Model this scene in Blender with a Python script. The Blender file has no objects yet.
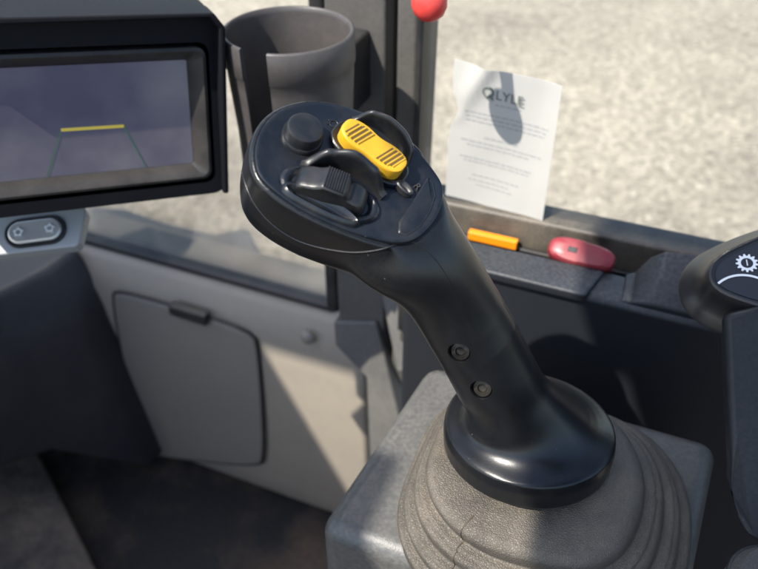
import bpy, bmesh, math, random
from mathutils import Vector, Matrix
from mathutils.bvhtree import BVHTree
random.seed(7)
SC = bpy.context.scene
COL = SC.collection
R = math.radians

# ------------------------------------------------------------------ camera frame (metres; X = cab rearward, Y = outward through side window)
W, H, FPX = 758.0, 569.0, 728.0
PSI, TH = R(22.0), R(40.0)
CAM = Vector((0.0, 0.0, 0.35))
RT = Vector((math.cos(PSI), math.sin(PSI), 0))
FW = Vector((-math.sin(PSI), math.cos(PSI), 0))
VIEW = FW * math.cos(TH) - Vector((0, 0, 1)) * math.sin(TH)
UPV = FW * math.sin(TH) + Vector((0, 0, 1)) * math.cos(TH)
Z = Vector((0, 0, 1)); XA = Vector((1, 0, 0)); YA = Vector((0, 1, 0))

def ray(px, py):
    return RT * ((px - 379) / FPX) + UPV * ((284.5 - py) / FPX) + VIEW
def P(px, py, d=None, z=None, y=None, x=None):
    r = ray(px, py)
    if d is not None: return CAM + r * d
    if z is not None: return CAM + r * ((z - CAM.z) / r.z)
    if y is not None: return CAM + r * ((y - CAM.y) / r.y)
    return CAM + r * ((x - CAM.x) / r.x)
def hit(px, py, o, n):
    r = ray(px, py)
    return CAM + r * ((o - CAM).dot(n) / r.dot(n))
def camvec(a, b, c):            # right, up, towards viewer
    return (RT * a + UPV * b - VIEW * c).normalized()

# ------------------------------------------------------------------ materials
def mat(name, col, rough=0.5, metal=0.0, spec=0.5, bump=0.0, bscale=400.0, dust=None, dust_amt=0.35, dust_scale=12.0, dust_thr=0.5,
        var=0.0, varscale=20.0, coat=0.0, kind='noise', bdist=0.0006, emit=None, up_dust=0.0, rough_dust=0.85, speck=.45, soft=.22, flecks=0.0):
    m = bpy.data.materials.new(name); m.use_nodes = True
    nt = m.node_tree; N = nt.nodes; L = nt.links
    b = N['Principled BSDF']
    b.inputs['Roughness'].default_value = rough
    b.inputs['Metallic'].default_value = metal
    b.inputs['Specular IOR Level'].default_value = spec
    b.inputs['Coat Weight'].default_value = coat
    tc = N.new('ShaderNodeTexCoord')
    base = N.new('ShaderNodeRGB'); base.outputs[0].default_value = (*col, 1)
    cout = base.outputs[0]
    if var:
        n = N.new('ShaderNodeTexNoise'); n.inputs['Scale'].default_value = varscale; n.inputs['Detail'].default_value = 6
        L.new(tc.outputs['Object'], n.inputs['Vector'])
        mr = N.new('ShaderNodeMapRange'); mr.inputs[1].default_value = .3; mr.inputs[2].default_value = .7
        mr.inputs[3].default_value = 1 - var; mr.inputs[4].default_value = 1 + var
        L.new(n.outputs['Fac'], mr.inputs[0])
        mx = N.new('ShaderNodeMix'); mx.data_type = 'RGBA'; mx.blend_type = 'MULTIPLY'; mx.inputs[0].default_value = 1
        L.new(cout, mx.inputs[6]); L.new(mr.outputs[0], mx.inputs[7]); cout = mx.outputs[2]
    if dust:
        n = N.new('ShaderNodeTexNoise'); n.inputs['Scale'].default_value = dust_scale; n.inputs['Detail'].default_value = 9; n.inputs['Roughness'].default_value = .68
        L.new(tc.outputs['Object'], n.inputs['Vector'])
        mr = N.new('ShaderNodeMapRange'); mr.inputs[1].default_value = dust_thr - .08 - (soft - .22); mr.inputs[2].default_value = dust_thr + soft
        mr.inputs[3].default_value = 0; mr.inputs[4].default_value = dust_amt
        L.new(n.outputs['Fac'], mr.inputs[0])
        n2 = N.new('ShaderNodeTexNoise'); n2.inputs['Scale'].default_value = dust_scale * 45; n2.inputs['Detail'].default_value = 3
        L.new(tc.outputs['Object'], n2.inputs['Vector'])
        mr2 = N.new('ShaderNodeMapRange'); mr2.inputs[1].default_value = .35; mr2.inputs[2].default_value = .68
        mr2.inputs[3].default_value = 1 - speck; mr2.inputs[4].default_value = 1 + speck * .35
        L.new(n2.outputs['Fac'], mr2.inputs[0])
        mu = N.new('ShaderNodeMath'); mu.operation = 'MULTIPLY'; mu.use_clamp = True
        L.new(mr.outputs[0], mu.inputs[0]); L.new(mr2.outputs[0], mu.inputs[1])
        if up_dust:
            ge = N.new('ShaderNodeNewGeometry'); sp = N.new('ShaderNodeSeparateXYZ'); L.new(ge.outputs['Normal'], sp.inputs[0])
            mr3 = N.new('ShaderNodeMapRange'); mr3.inputs[1].default_value = .2; mr3.inputs[2].default_value = .9; mr3.inputs[3].default_value = 1 - up_dust; mr3.inputs[4].default_value = 1
            L.new(sp.outputs[2], mr3.inputs[0]); mu0 = mu
            mu = N.new('ShaderNodeMath'); mu.operation = 'MULTIPLY'; L.new(mu0.outputs[0], mu.inputs[0]); L.new(mr3.outputs[0], mu.inputs[1])
        dc = N.new('ShaderNodeRGB'); dc.outputs[0].default_value = (*dust, 1)
        mx = N.new('ShaderNodeMix'); mx.data_type = 'RGBA'
        L.new(mu.outputs[0], mx.inputs[0]); L.new(cout, mx.inputs[6]); L.new(dc.outputs[0], mx.inputs[7]); cout = mx.outputs[2]
        rr = N.new('ShaderNodeMapRange'); rr.inputs[3].default_value = rough; rr.inputs[4].default_value = rough_dust
        L.new(mu.outputs[0], rr.inputs[0]); L.new(rr.outputs[0], b.inputs['Roughness'])
    if flecks:       # tiny lint specks and short scuffs lying on the plastic
        vo = N.new('ShaderNodeTexVoronoi'); vo.inputs['Scale'].default_value = 330; vo.inputs['Randomness'].default_value = 1
        mp = N.new('ShaderNodeMapping'); mp.inputs['Scale'].default_value = (1, 1, .55); mp.inputs['Rotation'].default_value = (.6, .9, .3)
        L.new(tc.outputs['Object'], mp.inputs[0]); L.new(mp.outputs[0], vo.inputs['Vector'])
        lt = N.new('ShaderNodeMapRange'); lt.inputs[1].default_value = .045; lt.inputs[2].default_value = .085; lt.inputs[3].default_value = 1; lt.inputs[4].default_value = 0
        L.new(vo.outputs['Distance'], lt.inputs[0])
        nf = N.new('ShaderNodeTexNoise'); nf.inputs['Scale'].default_value = 55; L.new(tc.outputs['Object'], nf.inputs['Vector'])
        nr = N.new('ShaderNodeMapRange'); nr.inputs[1].default_value = .5; nr.inputs[2].default_value = .66; nr.inputs[4].default_value = flecks; L.new(nf.outputs['Fac'], nr.inputs[0])
        m5 = N.new('ShaderNodeMath'); m5.operation = 'MULTIPLY'; L.new(lt.outputs[0], m5.inputs[0]); L.new(nr.outputs[0], m5.inputs[1])
        fc = N.new('ShaderNodeRGB'); fc.outputs[0].default_value = (.38, .36, .33, 1)
        mxf = N.new('ShaderNodeMix'); mxf.data_type = 'RGBA'; L.new(m5.outputs[0], mxf.inputs[0]); L.new(cout, mxf.inputs[6]); L.new(fc.outputs[0], mxf.inputs[7]); cout = mxf.outputs[2]
    L.new(cout, b.inputs['Base Color'])
    if bump:
        if kind == 'voronoi':
            t = N.new('ShaderNodeTexVoronoi'); t.feature = 'DISTANCE_TO_EDGE'; t.inputs['Scale'].default_value = bscale
            nz = N.new('ShaderNodeTexNoise'); nz.inputs['Scale'].default_value = bscale * .5
            L.new(tc.outputs['Object'], nz.inputs['Vector'])
            add = N.new('ShaderNodeVectorMath'); add.operation = 'MULTIPLY_ADD'
            add.inputs[1].default_value = (1.2 / bscale,) * 3
            L.new(nz.outputs['Color'], add.inputs[0]); L.new(tc.outputs['Object'], add.inputs[2])
            L.new(add.outputs[0], t.inputs['Vector'])
            mrv = N.new('ShaderNodeMapRange'); mrv.inputs[2].default_value = .25
            L.new(t.outputs['Distance'], mrv.inputs[0]); src = mrv.outputs[0]
        else:
            t = N.new('ShaderNodeTexNoise'); t.inputs['Scale'].default_value = bscale; t.inputs['Detail'].default_value = 3
            L.new(tc.outputs['Object'], t.inputs['Vector']); src = t.outputs['Fac']
        bp = N.new('ShaderNodeBump'); bp.inputs['Strength'].default_value = bump; bp.inputs['Distance'].default_value = bdist
        L.new(src, bp.inputs['Height']); L.new(bp.outputs[0], b.inputs['Normal'])
    if emit:
        b.inputs['Emission Color'].default_value = (*emit[0], 1); b.inputs['Emission Strength'].default_value = emit[1]
    return m

DUST = (.30, .235, .16)
M = {}
M['grip'] = mat('black_grip_plastic', (.0030, .0038, .0055), .30, spec=.42, bump=.14, bscale=1500, bdist=.0002, dust=(.20, .19, .17), dust_amt=.05, speck=.4, soft=.34, dust_scale=22, dust_thr=.5, rough_dust=.38, flecks=.3)
M['face'] = mat('black_face_plastic', (.0045, .0068, .011), .30, bump=.2, bscale=1500, bdist=.0002, dust=(.24, .20, .15), dust_amt=.07, dust_scale=60, dust_thr=.52, flecks=.3)
M['key'] = mat('black_key_plastic', (.007, .0085, .011), .36, bump=.3, bscale=1800, bdist=.0002, dust=(.26, .21, .15), dust_amt=.08, dust_scale=70, dust_thr=.5)
M['yellow'] = mat('yellow_plastic', (.52, .29, .013), .45, var=.06, varscale=90, dust=(.30, .17, .03), dust_amt=.3, dust_scale=120, dust_thr=.55, bump=.15, bscale=1500, bdist=.0002)
M['groove'] = mat('dark_brown_groove', (.09, .05, .012), .8)  # darker brown between the yellow ribs
M['boot'] = mat('dusty_rubber', (.046, .042, .037), .5, bump=.65, bscale=860, kind='voronoi', bdist=.0004, dust=(.235, .195, .145), dust_amt=.6, dust_scale=22, dust_thr=.43, var=.2, varscale=70, up_dust=.5, speck=.35, soft=.30, rough_dust=.72)
M['glue'] = mat('brown_mould_seam', (.055, .040, .026), .6, var=.6, varscale=150)
M['plate'] = mat('dusty_console_plastic', (.046, .046, .046), .42, bump=.45, bscale=1100, bdist=.0003, dust=(.42, .40, .35), dust_amt=.27, dust_scale=9, dust_thr=.48, rough_dust=.55, speck=.5, soft=.5, flecks=.4)
M['console'] = mat('black_console_plastic', (.013, .0145, .018), .40, bump=.4, bscale=1100, bdist=.0003, dust=(.22, .20, .17), dust_amt=.2, dust_scale=14, dust_thr=.48)
M['ledge'] = mat('grey_ledge_plastic', (.013, .0155, .0195), .46, spec=.4, bump=.4, bscale=1100, bdist=.0003, up_dust=1.0, dust=(.27, .285, .31), dust_amt=.24, dust_scale=9, dust_thr=.46, rough_dust=.52, soft=.5, speck=.7, flecks=.3)
M['pod'] = mat('pod_plastic', (.012, .012, .013), .30, bump=.2, bscale=1300, bdist=.0002, dust=(.25, .22, .18), dust_amt=.06, dust_scale=25, flecks=.3)
M['podside'] = mat('pod_side_plastic', (.010, .0125, .016), .5, spec=.3, bump=.2, bscale=1400, bdist=.0002, dust=(.2, .19, .17), dust_amt=.12, dust_scale=10, soft=.4, speck=.6, flecks=.3)
M['film'] = mat('dark_keypad_film', (.013, .015, .021), .35)
M['white'] = mat('white_print', (.75, .75, .75), .5)
M['pillar'] = mat('painted_pillar', (.030, .032, .035), .5, bump=.3, bscale=600, dust=(.30, .27, .23), dust_amt=.4, dust_scale=7, dust_thr=.42, speck=.2, soft=.35)
M['rubber'] = mat('black_rubber', (.010, .0105, .012), .5, dust=(.2, .18, .15), dust_amt=.15, dust_scale=15)
M['cup'] = mat('cup_holder_plastic', (.032, .0295, .031), .42, bump=.3, bscale=900, bdist=.0003, dust=(.32, .28, .25), dust_amt=.25, dust_scale=12, dust_thr=.45, speck=.2, soft=.35)
M['wall'] = mat('grey_wall_plastic', (.215, .196, .168), .45, bump=.2, bscale=900, dust=(.55, .46, .34), dust_amt=.4, dust_scale=2.2, dust_thr=.46, speck=.15, soft=.4)
M['wallclean'] = mat('grey_door_plastic', (.185, .171, .149), .42, bump=.2, bscale=900, speck=.2, soft=.35, dust=(.36, .31, .24), dust_amt=.25, dust_scale=7, dust_thr=.46)
M['dash'] = mat('dark_dash_plastic', (.026, .027, .031), .5, bump=.3, bscale=700, dust=(.2, .18, .15), dust_amt=.15, dust_scale=6)
M['housing'] = mat('monitor_plastic', (.005, .0055, .008), .6, spec=.15, bump=.25, bscale=900, bdist=.0003, dust=(.2, .18, .16), dust_amt=.02, dust_scale=18)
M['bezel'] = mat('monitor_bezel_plastic', (.012, .012, .013), .34, spec=.3, bump=.12, bscale=900, bdist=.0003, dust=(.35, .31, .27), dust_amt=.16, dust_scale=20, dust_thr=.42, speck=.2, soft=.35)
M['bracket'] = mat('grey_bracket_paint', (.30, .31, .315), .4, dust=(.34, .30, .24), dust_amt=.4, dust_scale=18)
M['silver'] = mat('silver_switch_plastic', (.55, .53, .50), .35, metal=.5)
M['red'] = mat('red_knob_plastic', (.62, .035, .03), .35, dust=(.5, .25, .2), dust_amt=.2, dust_scale=40)
M['maroon'] = mat('dull_red_plastic', (.20, .012, .022), .4, dust=(.35, .22, .2), dust_amt=.15, dust_scale=40, dust_thr=.46)
M['orange'] = mat('amber_reflector_plastic', (.85, .27, .01), .25, coat=.5)
M['paper'] = mat('white_paper', (.58, .57, .54), .7, var=.04, varscale=30)
_n = M['paper'].node_tree; _t = _n.nodes.new('ShaderNodeBsdfTranslucent'); _t.inputs[0].default_value = (.62, .61, .58, 1); _m = _n.nodes.new('ShaderNodeMixShader'); _m.inputs[0].default_value = .35
_n.links.new(_n.nodes['Principled BSDF'].outputs[0], _m.inputs[1]); _n.links.new(_t.outputs[0], _m.inputs[2]); _n.links.new(_m.outputs[0], _n.nodes['Material Output'].inputs[0])
M['ink'] = mat('grey_ink', (.34, .34, .34), .8)
M['inkdark'] = mat('dark_ink', (.11, .13, .11), .8)
M['frame'] = mat('window_frame_paint', (.025, .024, .023), .45, dust=(.33, .28, .21), dust_amt=.35, dust_scale=18, dust_thr=.42)
M['floor'] = mat('dirty_floor_rubber', (.010, .010, .011), .7, bump=.6, bscale=140, bdist=.002, dust=(.20, .13, .08), dust_amt=.6, dust_scale=5, dust_thr=.50)
M['mat'] = mat('worn_floor_mat', (.045, .042, .040), .75, bump=.8, bscale=90, bdist=.003, dust=(.34, .25, .17), dust_amt=.6, dust_scale=11, dust_thr=.45)
M['steel'] = mat('dark_steel', (.018, .018, .019), .38, metal=.8, dust=(.25, .2, .15), dust_amt=.3, dust_scale=80)
M['shade_slab'] = mat('mottled_shade_grey', (.15, .155, .16), .6, dust=(.45, .42, .38), dust_amt=.8, dust_scale=9, dust_thr=.52, bump=.3, bscale=60)  # grey carries the shaded look outside the low window
M['seat'] = mat('seat_fabric', (.07, .066, .06), .9, bump=.6, bscale=700, kind='voronoi')

def glass_mat(name, tint=(1, 1, 1), haze=0.0):
    m = bpy.data.materials.new(name); m.use_nodes = True
    nt = m.node_tree; N = nt.nodes; L = nt.links
    N.remove(N['Principled BSDF']); out = N['Material Output']
    tr = N.new('ShaderNodeBsdfTransparent'); tr.inputs[0].default_value = (*tint, 1)
    gl = N.new('ShaderNodeBsdfGlossy'); gl.inputs['Roughness'].default_value = .03
    fr = N.new('ShaderNodeFresnel'); fr.inputs[0].default_value = 1.45
    mul = N.new('ShaderNodeMath'); mul.operation = 'MULTIPLY'; mul.inputs[1].default_value = .6
    L.new(fr.outputs[0], mul.inputs[0])
    mx = N.new('ShaderNodeMixShader'); L.new(mul.outputs[0], mx.inputs[0]); L.new(tr.outputs[0], mx.inputs[1]); L.new(gl.outputs[0], mx.inputs[2])
    res = mx.outputs[0]
    if haze:
        df = N.new('ShaderNodeBsdfDiffuse'); df.inputs[0].default_value = (.55, .52, .46, 1)
        tc = N.new('ShaderNodeTexCoord'); nz = N.new('ShaderNodeTexNoise'); nz.inputs['Scale'].default_value = 14; nz.inputs['Detail'].default_value = 7
        L.new(tc.outputs['Object'], nz.inputs['Vector'])
        mr = N.new('ShaderNodeMapRange'); mr.inputs[1].default_value = .42; mr.inputs[2].default_value = .75; mr.inputs[4].default_value = haze
        L.new(nz.outputs['Fac'], mr.inputs[0])
        m2 = N.new('ShaderNodeMixShader'); L.new(mr.outputs[0], m2.inputs[0]); L.new(res, m2.inputs[1]); L.new(df.outputs[0], m2.inputs[2]); res = m2.outputs[0]
    L.new(res, out.inputs['Surface'])
    return m
M['glass'] = glass_mat('window_glass', (.98, .985, .975), .05)
M['dirtyglass'] = glass_mat('dirty_window_glass', (.97, .975, .97), .12)

# ------------------------------------------------------------------ object helpers
def mesh_from(verts, faces, name='m'):
    me = bpy.data.meshes.new(name); me.from_pydata([tuple(v) for v in verts], [], faces); me.update()
    bm = bmesh.new(); bm.from_mesh(me)
    bmesh.ops.recalc_face_normals(bm, faces=bm.faces); bm.to_mesh(me); bm.free()
    return me
def worigin(p):
    o = Vector((0, 0, 0))
    while p is not None:
        o = o + p.location; p = p.parent
    return o
def put(name, geo, material, parent=None, bevel=0.0, seg=3, angle=35, loc=None, subsurf=0):
    """geo: (verts, faces) in world coordinates or a mesh -> ONE object"""
    me = geo if isinstance(geo, bpy.types.Mesh) else mesh_from(*geo)
    me.name = name
    base = worigin(parent)
    if loc is None: loc = base.copy() if parent is not None else Vector((0, 0, 0))
    me.transform(Matrix.Translation(-loc))
    o = bpy.data.objects.new(name, me); COL.objects.link(o)
    o.parent = parent; o.location = loc - base
    me.materials.clear(); me.materials.append(material)
    for p in me.polygons: p.use_smooth = True
    me.set_sharp_from_angle(angle=R(angle))
    if subsurf:
        md = o.modifiers.new('sub', 'SUBSURF'); md.levels = subsurf; md.render_levels = subsurf
    if bevel:
        md = o.modifiers.new('bev', 'BEVEL'); md.width = bevel; md.segments = seg; md.limit_method = 'ANGLE'; md.angle_limit = R(28); md.use_clamp_overlap = True
        for p in me.polygons: p.use_smooth = True
        me.set_sharp_from_angle(angle=R(180))
        wn = o.modifiers.new('wn', 'WEIGHTED_NORMAL'); wn.keep_sharp = True
    return o
def tag(o, label=None, cat=None, group=None, kind=None):
    if label: o['label'] = label
    if cat: o['category'] = cat
    if group: o['group'] = group
    if kind: o['kind'] = kind
    return o
def thing(name, loc, label, cat, group=None):
    o = bpy.data.objects.new(name, None); COL.objects.link(o); o.location = loc; o.empty_display_size = .02
    return tag(o, label, cat, group)
def join(*geos):
    V, F = [], []
    for v, f in geos:
        k = len(V); V += list(v); F += [[i + k for i in q] for q in f]
    return V, F
def loft(rings, cap0=True, cap1=True, closed=False):
    n = len(rings[0]); V = [v for r in rings for v in r]; F = []
    m = len(rings)
    for i in range(m if closed else m - 1):
        a = i * n; b = ((i + 1) % m) * n
        for j in range(n):
            k = (j + 1) % n
            F.append([a + j, a + k, b + k, b + j])
    if not closed:
        if cap0: F.append(list(range(n))[::-1])
        if cap1: F.append([(m - 1) * n + j for j in range(n)])
    return V, F
def prism(pts, d):
    return loft([pts, [p + d for p in pts]])
def box(o, a, b, c):            # corner + three edge vectors
    return prism([o, o + a, o + a + b, o + b], c)
def wbox(x0, x1, y0, y1, z0, z1):
    return box(Vector((x0, y0, z0)), XA * (x1 - x0), YA * (y1 - y0), Z * (z1 - z0))
def tube(path, r, n=8, closed=False, rs=None):
    rings = []; m = len(path); prev = None
    for i, p in enumerate(path):
        if closed: t = path[(i + 1) % m] - path[i - 1]
        else: t = path[min(i + 1, m - 1)] - path[max(i - 1, 0)]
        t.normalize()
        if prev is None:
            a = t.orthogonal().normalized()
        else:
            a = (prev - t * prev.dot(t)).normalized()
        prev = a; b = t.cross(a); rr = rs[i] if rs else r
        rings.append([p + (a * math.cos(k * math.tau / n) + b * math.sin(k * math.tau / n)) * rr for k in range(n)])
    return loft(rings, closed=closed)
def cyl(c, ax, r0, r1, h, n=32):
    a = ax.orthogonal().normalized(); b = ax.cross(a)
    ring = lambda q, r: [q + (a * math.cos(k * math.tau / n) + b * math.sin(k * math.tau / n)) * r for k in range(n)]
    return loft([ring(c, r0), ring(c + ax * h, r1)])
def lathe(c, ax, prof, n=40, ref=None, se=2.0):
    a = (ref - ax * ref.dot(ax)).normalized() if ref is not None else ax.orthogonal().normalized()
    b = ax.cross(a); rings = []
    for r, h in prof:
        rr = []
        for k in range(n):
            t = k * math.tau / n; cs, sn = math.cos(t), math.sin(t)
            f = (abs(cs) ** se + abs(sn) ** se) ** (-1 / se)
            rr.append(c + ax * h + (a * cs + b * sn) * (r * f))
        rings.append(rr)
    return loft(rings)
def chaikin(pts, it=2, closed=True):
    for _ in range(it):
        q = []
        n = len(pts)
        rng = range(n) if closed else range(n - 1)
        if not closed: q.append(pts[0])
        for i in rng:
            a, b = pts[i], pts[(i + 1) % n]
            q += [a * .75 + b * .25, a * .25 + b * .75]
        if not closed: q.append(pts[-1])
        pts = q
    return pts
def resample(pts, n, closed=True):
    ps = list(pts) + ([pts[0]] if closed else [])
    L = [0]
    for a, b in zip(ps, ps[1:]): L.append(L[-1] + (b - a).length)
    out = []; j = 0
    for i in range(n):
        s = L[-1] * i / (n if closed else n - 1)
        while j < len(L) - 2 and L[j + 1] < s: j += 1
        t = (s - L[j]) / max(1e-9, L[j + 1] - L[j]); out.append(ps[j].lerp(ps[j + 1], min(1, t)))
    return out
def catmull(rows, k):
    out = []; n = len(rows)
    for i in range(n - 1):
        p0, p1, p2, p3 = rows[max(0, i - 1)], rows[i], rows[i + 1], rows[min(n - 1, i + 2)]
        for j in range(k):
            t = j / k
            out.append([.5 * ((2 * b) + (c - a) * t + (2 * a - 5 * b + 4 * c - d) * t * t + (3 * b - a - 3 * c + d) * t ** 3) for a, b, c, d in zip(p0, p1, p2, p3)])
    out.append(list(rows[-1]))
    return out
def inset(pts, n, d):
    """offset a closed planar outline inwards by d (smooth outlines only)"""
    m = len(pts); c = sum(pts, Vector()) / m; out = []
    for i in range(m):
        t = (pts[(i + 1) % m] - pts[i - 1]).normalized(); q = n.cross(t)
        if q.dot(c - pts[i]) < 0: q = -q
        out.append(pts[i] + q * d)
    return out
def evaluated(me, mods):
    o = bpy.data.objects.new('tmp', me); COL.objects.link(o)
    for f in mods: f(o)
    dg = bpy.context.evaluated_depsgraph_get()
    r = bpy.data.meshes.new_from_object(o.evaluated_get(dg)); bpy.data.objects.remove(o)
    return r
def text_geo(s, size, origin, ex, ey, ez, depth):
    cu = bpy.data.curves.new('t', 'FONT'); cu.body = s; cu.size = size; cu.extrude = depth; cu.align_x = 'CENTER'; cu.align_y = 'CENTER'
    o = bpy.data.objects.new('t', cu); COL.objects.link(o)
    dg = bpy.context.evaluated_depsgraph_get(); me = bpy.data.meshes.new_from_object(o.evaluated_get(dg)); bpy.data.objects.remove(o)
    V = [origin + ex * v.co.x + ey * v.co.y + ez * v.co.z for v in me.vertices]
    return V, [list(p.vertices) for p in me.polygons]

# ================================================================== JOYSTICK
c0 = P(526, 446, z=.045)
joy = thing('control_joystick', Vector((c0.x, c0.y, 0)), 'black angled joystick with yellow rocker on its head and ribbed dusty boot', 'joystick')
# head frame
hn = camvec(math.sin(R(30)) * math.cos(R(50)), math.sin(R(30)) * math.sin(R(50)), math.cos(R(30)))
ho = P(345, 170, d=.285)
def F(px, py, h=0.0): return hit(px, py, ho + hn * h, hn)
he1 = (F(262, 140) - F(430, 215)).normalized()      # towards tip (left)
he2 = hn.cross(he1)
if he2.dot(UPV) < 0: he2 = -he2                      # towards upper right
S = 1 / (FPX / .285)                                  # metres per photo pixel at the head

outline_px = [(254, 166), (253, 148), (258, 130), (270, 114), (290, 104), (318, 100), (350, 107), (384, 122), (412, 141), (434, 166), (449, 191),
              (451, 212), (442, 236), (425, 248), (404, 249), (376, 243), (345, 232), (318, 220), (293, 207), (273, 193), (260, 180)]
ol = resample(inset(resample(chaikin([F(a, b) for a, b in outline_px], 3), 120), hn, -.0018), 120)
prof = [(-.0035, .0085), (-.0030, .0046), (-.0004, .0030), (0, .0022), (-.0003, .0014), (-.0011, .0007), (-.0024, .0002), (-.005, .0000), (-.014, -.0003), (-.023, .0003), (-.030, .0014), (-.0355, .0036), (-.0395, .0075), (-.0425, .0145)]
hr = [[p + hn * h for p in inset(ol, hn, d)] for h, d in prof]
head_geo = loft(hr)
# shaft sweep
neck = P(502, 388, d=.345)
rows = []
lat = neck - (c0 + Z * .045)
tn = (P(468, 315, d=.326) - neck).normalized()
rings = []; refx = (RT - Z * 0)
def circ(c, ax, rx, ry, n=56):
    a = (RT - ax * RT.dot(ax)).normalized(); b = ax.cross(a)
    return [c + a * math.cos(k * math.tau / n) * rx + b * math.sin(k * math.tau / n) * ry for k in range(n)]
fax = (Z + FW * .15).normalized()
fl = [(0, .0400), (0, .0415), (.001, .0424), (.010, .0430), (.0150, .0424), (.0180, .0406), (.0198, .0372), (.0214, .0332), (.0238, .0294), (.0280, .0260), (.034, .0234)]
hf = lambda u: (2*u**3-3*u**2+1, u**3-2*u**2+u, -2*u**3+3*u**2, u**3-u**2)
for h, r in fl[:5]:
    rings.append(circ(c0 + fax * h, fax, r, r))
fa, fb = c0 + fax * .0150, neck
cv = [(.0406, .05), (.0376, .10), (.0340, .17), (.0306, .26), (.0276, .37), (.0252, .49), (.0232, .63), (.0217, .80)]
for r, u in cv:
    w0, w1, w2, w3 = hf(u); c = fa * w0 + fax * .022 * w1 + fb * w2 + tn * .032 * w3
    q = u * u * (3 - 2 * u); ax = fax.lerp(tn, q).normalized()
    rings.append(circ(c, ax, r, r * (1 - .02 * u)))
sh = [(502, 388, .345, .0212, .0207), (482, 350, .335, .0203, .0192), (463, 317, .326, .0202, .0184), (446, 289, .3172, .0206, .0186), (430, 267, .3095, .0226, .0188),
      (412, 248, .3035, .0262, .0178), (388, 230, .3015, .0268, .0152), (358, 213, .303, .0190, .0080)]
pts = [P(a, b, d=d) for a, b, d, _, _ in sh]
rowd = catmull([[*p, s[3], s[4]] for p, s in zip(pts, sh)], 8)
for i, r in enumerate(rowd):
    c = Vector(r[:3]); t = (Vector(rowd[min(i + 1, len(rowd) - 1)][:3]) - Vector(rowd[max(i - 1, 0)][:3])).normalized()
    b = (hn - t * hn.dot(t)).normalized(); a = t.cross(b)
    # keep vertex correspondence with the flange rings (a along RT)
    if a.dot(RT) < 0: a = -a
    ring = []
    for k in range(56):
        th = k * math.tau / 56
        ring.append(c + a * math.cos(th) * r[3] + (t.cross(a)) * math.sin(th) * r[4])
    rings.append(ring)
shaft_geo = loft(rings)
V_, F_ = join(head_geo, shaft_geo)
me = bpy.data.meshes.new('g'); me.from_pydata([tuple(v) for v in V_], [], F_); me.update()
bm = bmesh.new(); bm.from_mesh(me); bmesh.ops.recalc_face_normals(bm, faces=bm.faces); bmesh.ops.triangulate(bm, faces=bm.faces); bm.to_mesh(me); bm.free()
def m_remesh(o):
    md = o.modifiers.new('r', 'REMESH'); md.mode = 'VOXEL'; md.voxel_size = .0008; md.use_smooth_shade = True
def m_smooth(o):
    md = o.modifiers.new('s', 'SMOOTH'); md.factor = .5; md.iterations = 8
grip = evaluated(me, [m_remesh, m_smooth])
# fillets where the head and the base flare run into the stem
def m_fillet(o):
    vg = o.vertex_groups.new(name='fil'); jc = P(414, 250, d=.304); bc_ = P(518, 396, d=.345)
    for v in o.data.vertices:
        wgt = max(max(0, 1 - ((v.co - jc).length / .048) ** 2) * max(min(1, max(0, (-.0015 - (v.co - ho).dot(hn)) / .006)), min(1, max(0, (-.026 - (v.co - ho).dot(he1)) / .006))), 1.0 * max(0, 1 - ((v.co - bc_).length / .040) ** 2))
        if wgt > 0: vg.add([v.index], min(1, wgt * 1.3), 'REPLACE')
    md = o.modifiers.new('s', 'SMOOTH'); md.factor = .5; md.iterations = 600; md.vertex_group = 'fil'
grip = evaluated(grip, [m_fillet])
bvh = BVHTree.FromPolygons([v.co.copy() for v in grip.vertices], [list(p.vertices) for p in grip.polygons])
def on_grip(px, py):
    h = bvh.ray_cast(CAM, ray(px, py).normalized())
    return h[0], h[1]
# two screw recesses cut in the shaft
screws = []
for px, py in ((459, 354), (481, 391)):
    p, n = on_grip(px, py)
    n = (n + camvec(-.25, .25, .6) * .5).normalized()
    cme = mesh_from(*lathe(p - n * .0045, n, [(.0046, 0), (.0046, .0025), (.0052, .0052), (.0062, .009)], 36))
    co = bpy.data.objects.new('cut', cme); COL.objects.link(co)
    def m_bool(o):
        md = o.modifiers.new('b', 'BOOLEAN'); md.object = co; md.operation = 'DIFFERENCE'; md.solver = 'EXACT'
    grip = evaluated(grip, [m_bool]); bpy.data.objects.remove(co)
    screws.append((p - n * .0045, n))
put('grip', grip, M['grip'], joy, angle=62)
for p, n in screws:
    g = lathe(p, n, [(.0044, 0), (.0044, .0012), (.0040, .0018), (.0022, .0020), (.0018, .0010), (.0005, .0009)], 32)
    put('screw', g, M['steel'], joy)
# head shell seam (fine raised lip round the side)
def trace(pxs, n):
    q = resample(chaikin([Vector((a, b, 0)) for a, b in pxs], 3, closed=False), n, closed=False)
    out = []
    for v in q:
        p, nn = on_grip(v.x, v.y)
        if p is not None: out.append(p)
    return out
sm1 = trace([(241, 158), (242, 172), (247, 190), (256, 207), (269, 222), (286, 235), (305, 244), (330, 250), (355, 253), (380, 250), (398, 244), (409, 240)], 70)
sm2 = trace([(409, 240), (424, 247), (440, 264), (454, 288), (468, 315), (480, 342)], 40)
put('seam', tube(sm1, .00042, 8), M['key'], joy)
put('seam', tube(sm2, .00036, 8, rs=[.00036 * (1 - .8 * i / len(sm2)) for i in range(len(sm2))]), M['grip'], joy)
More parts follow.
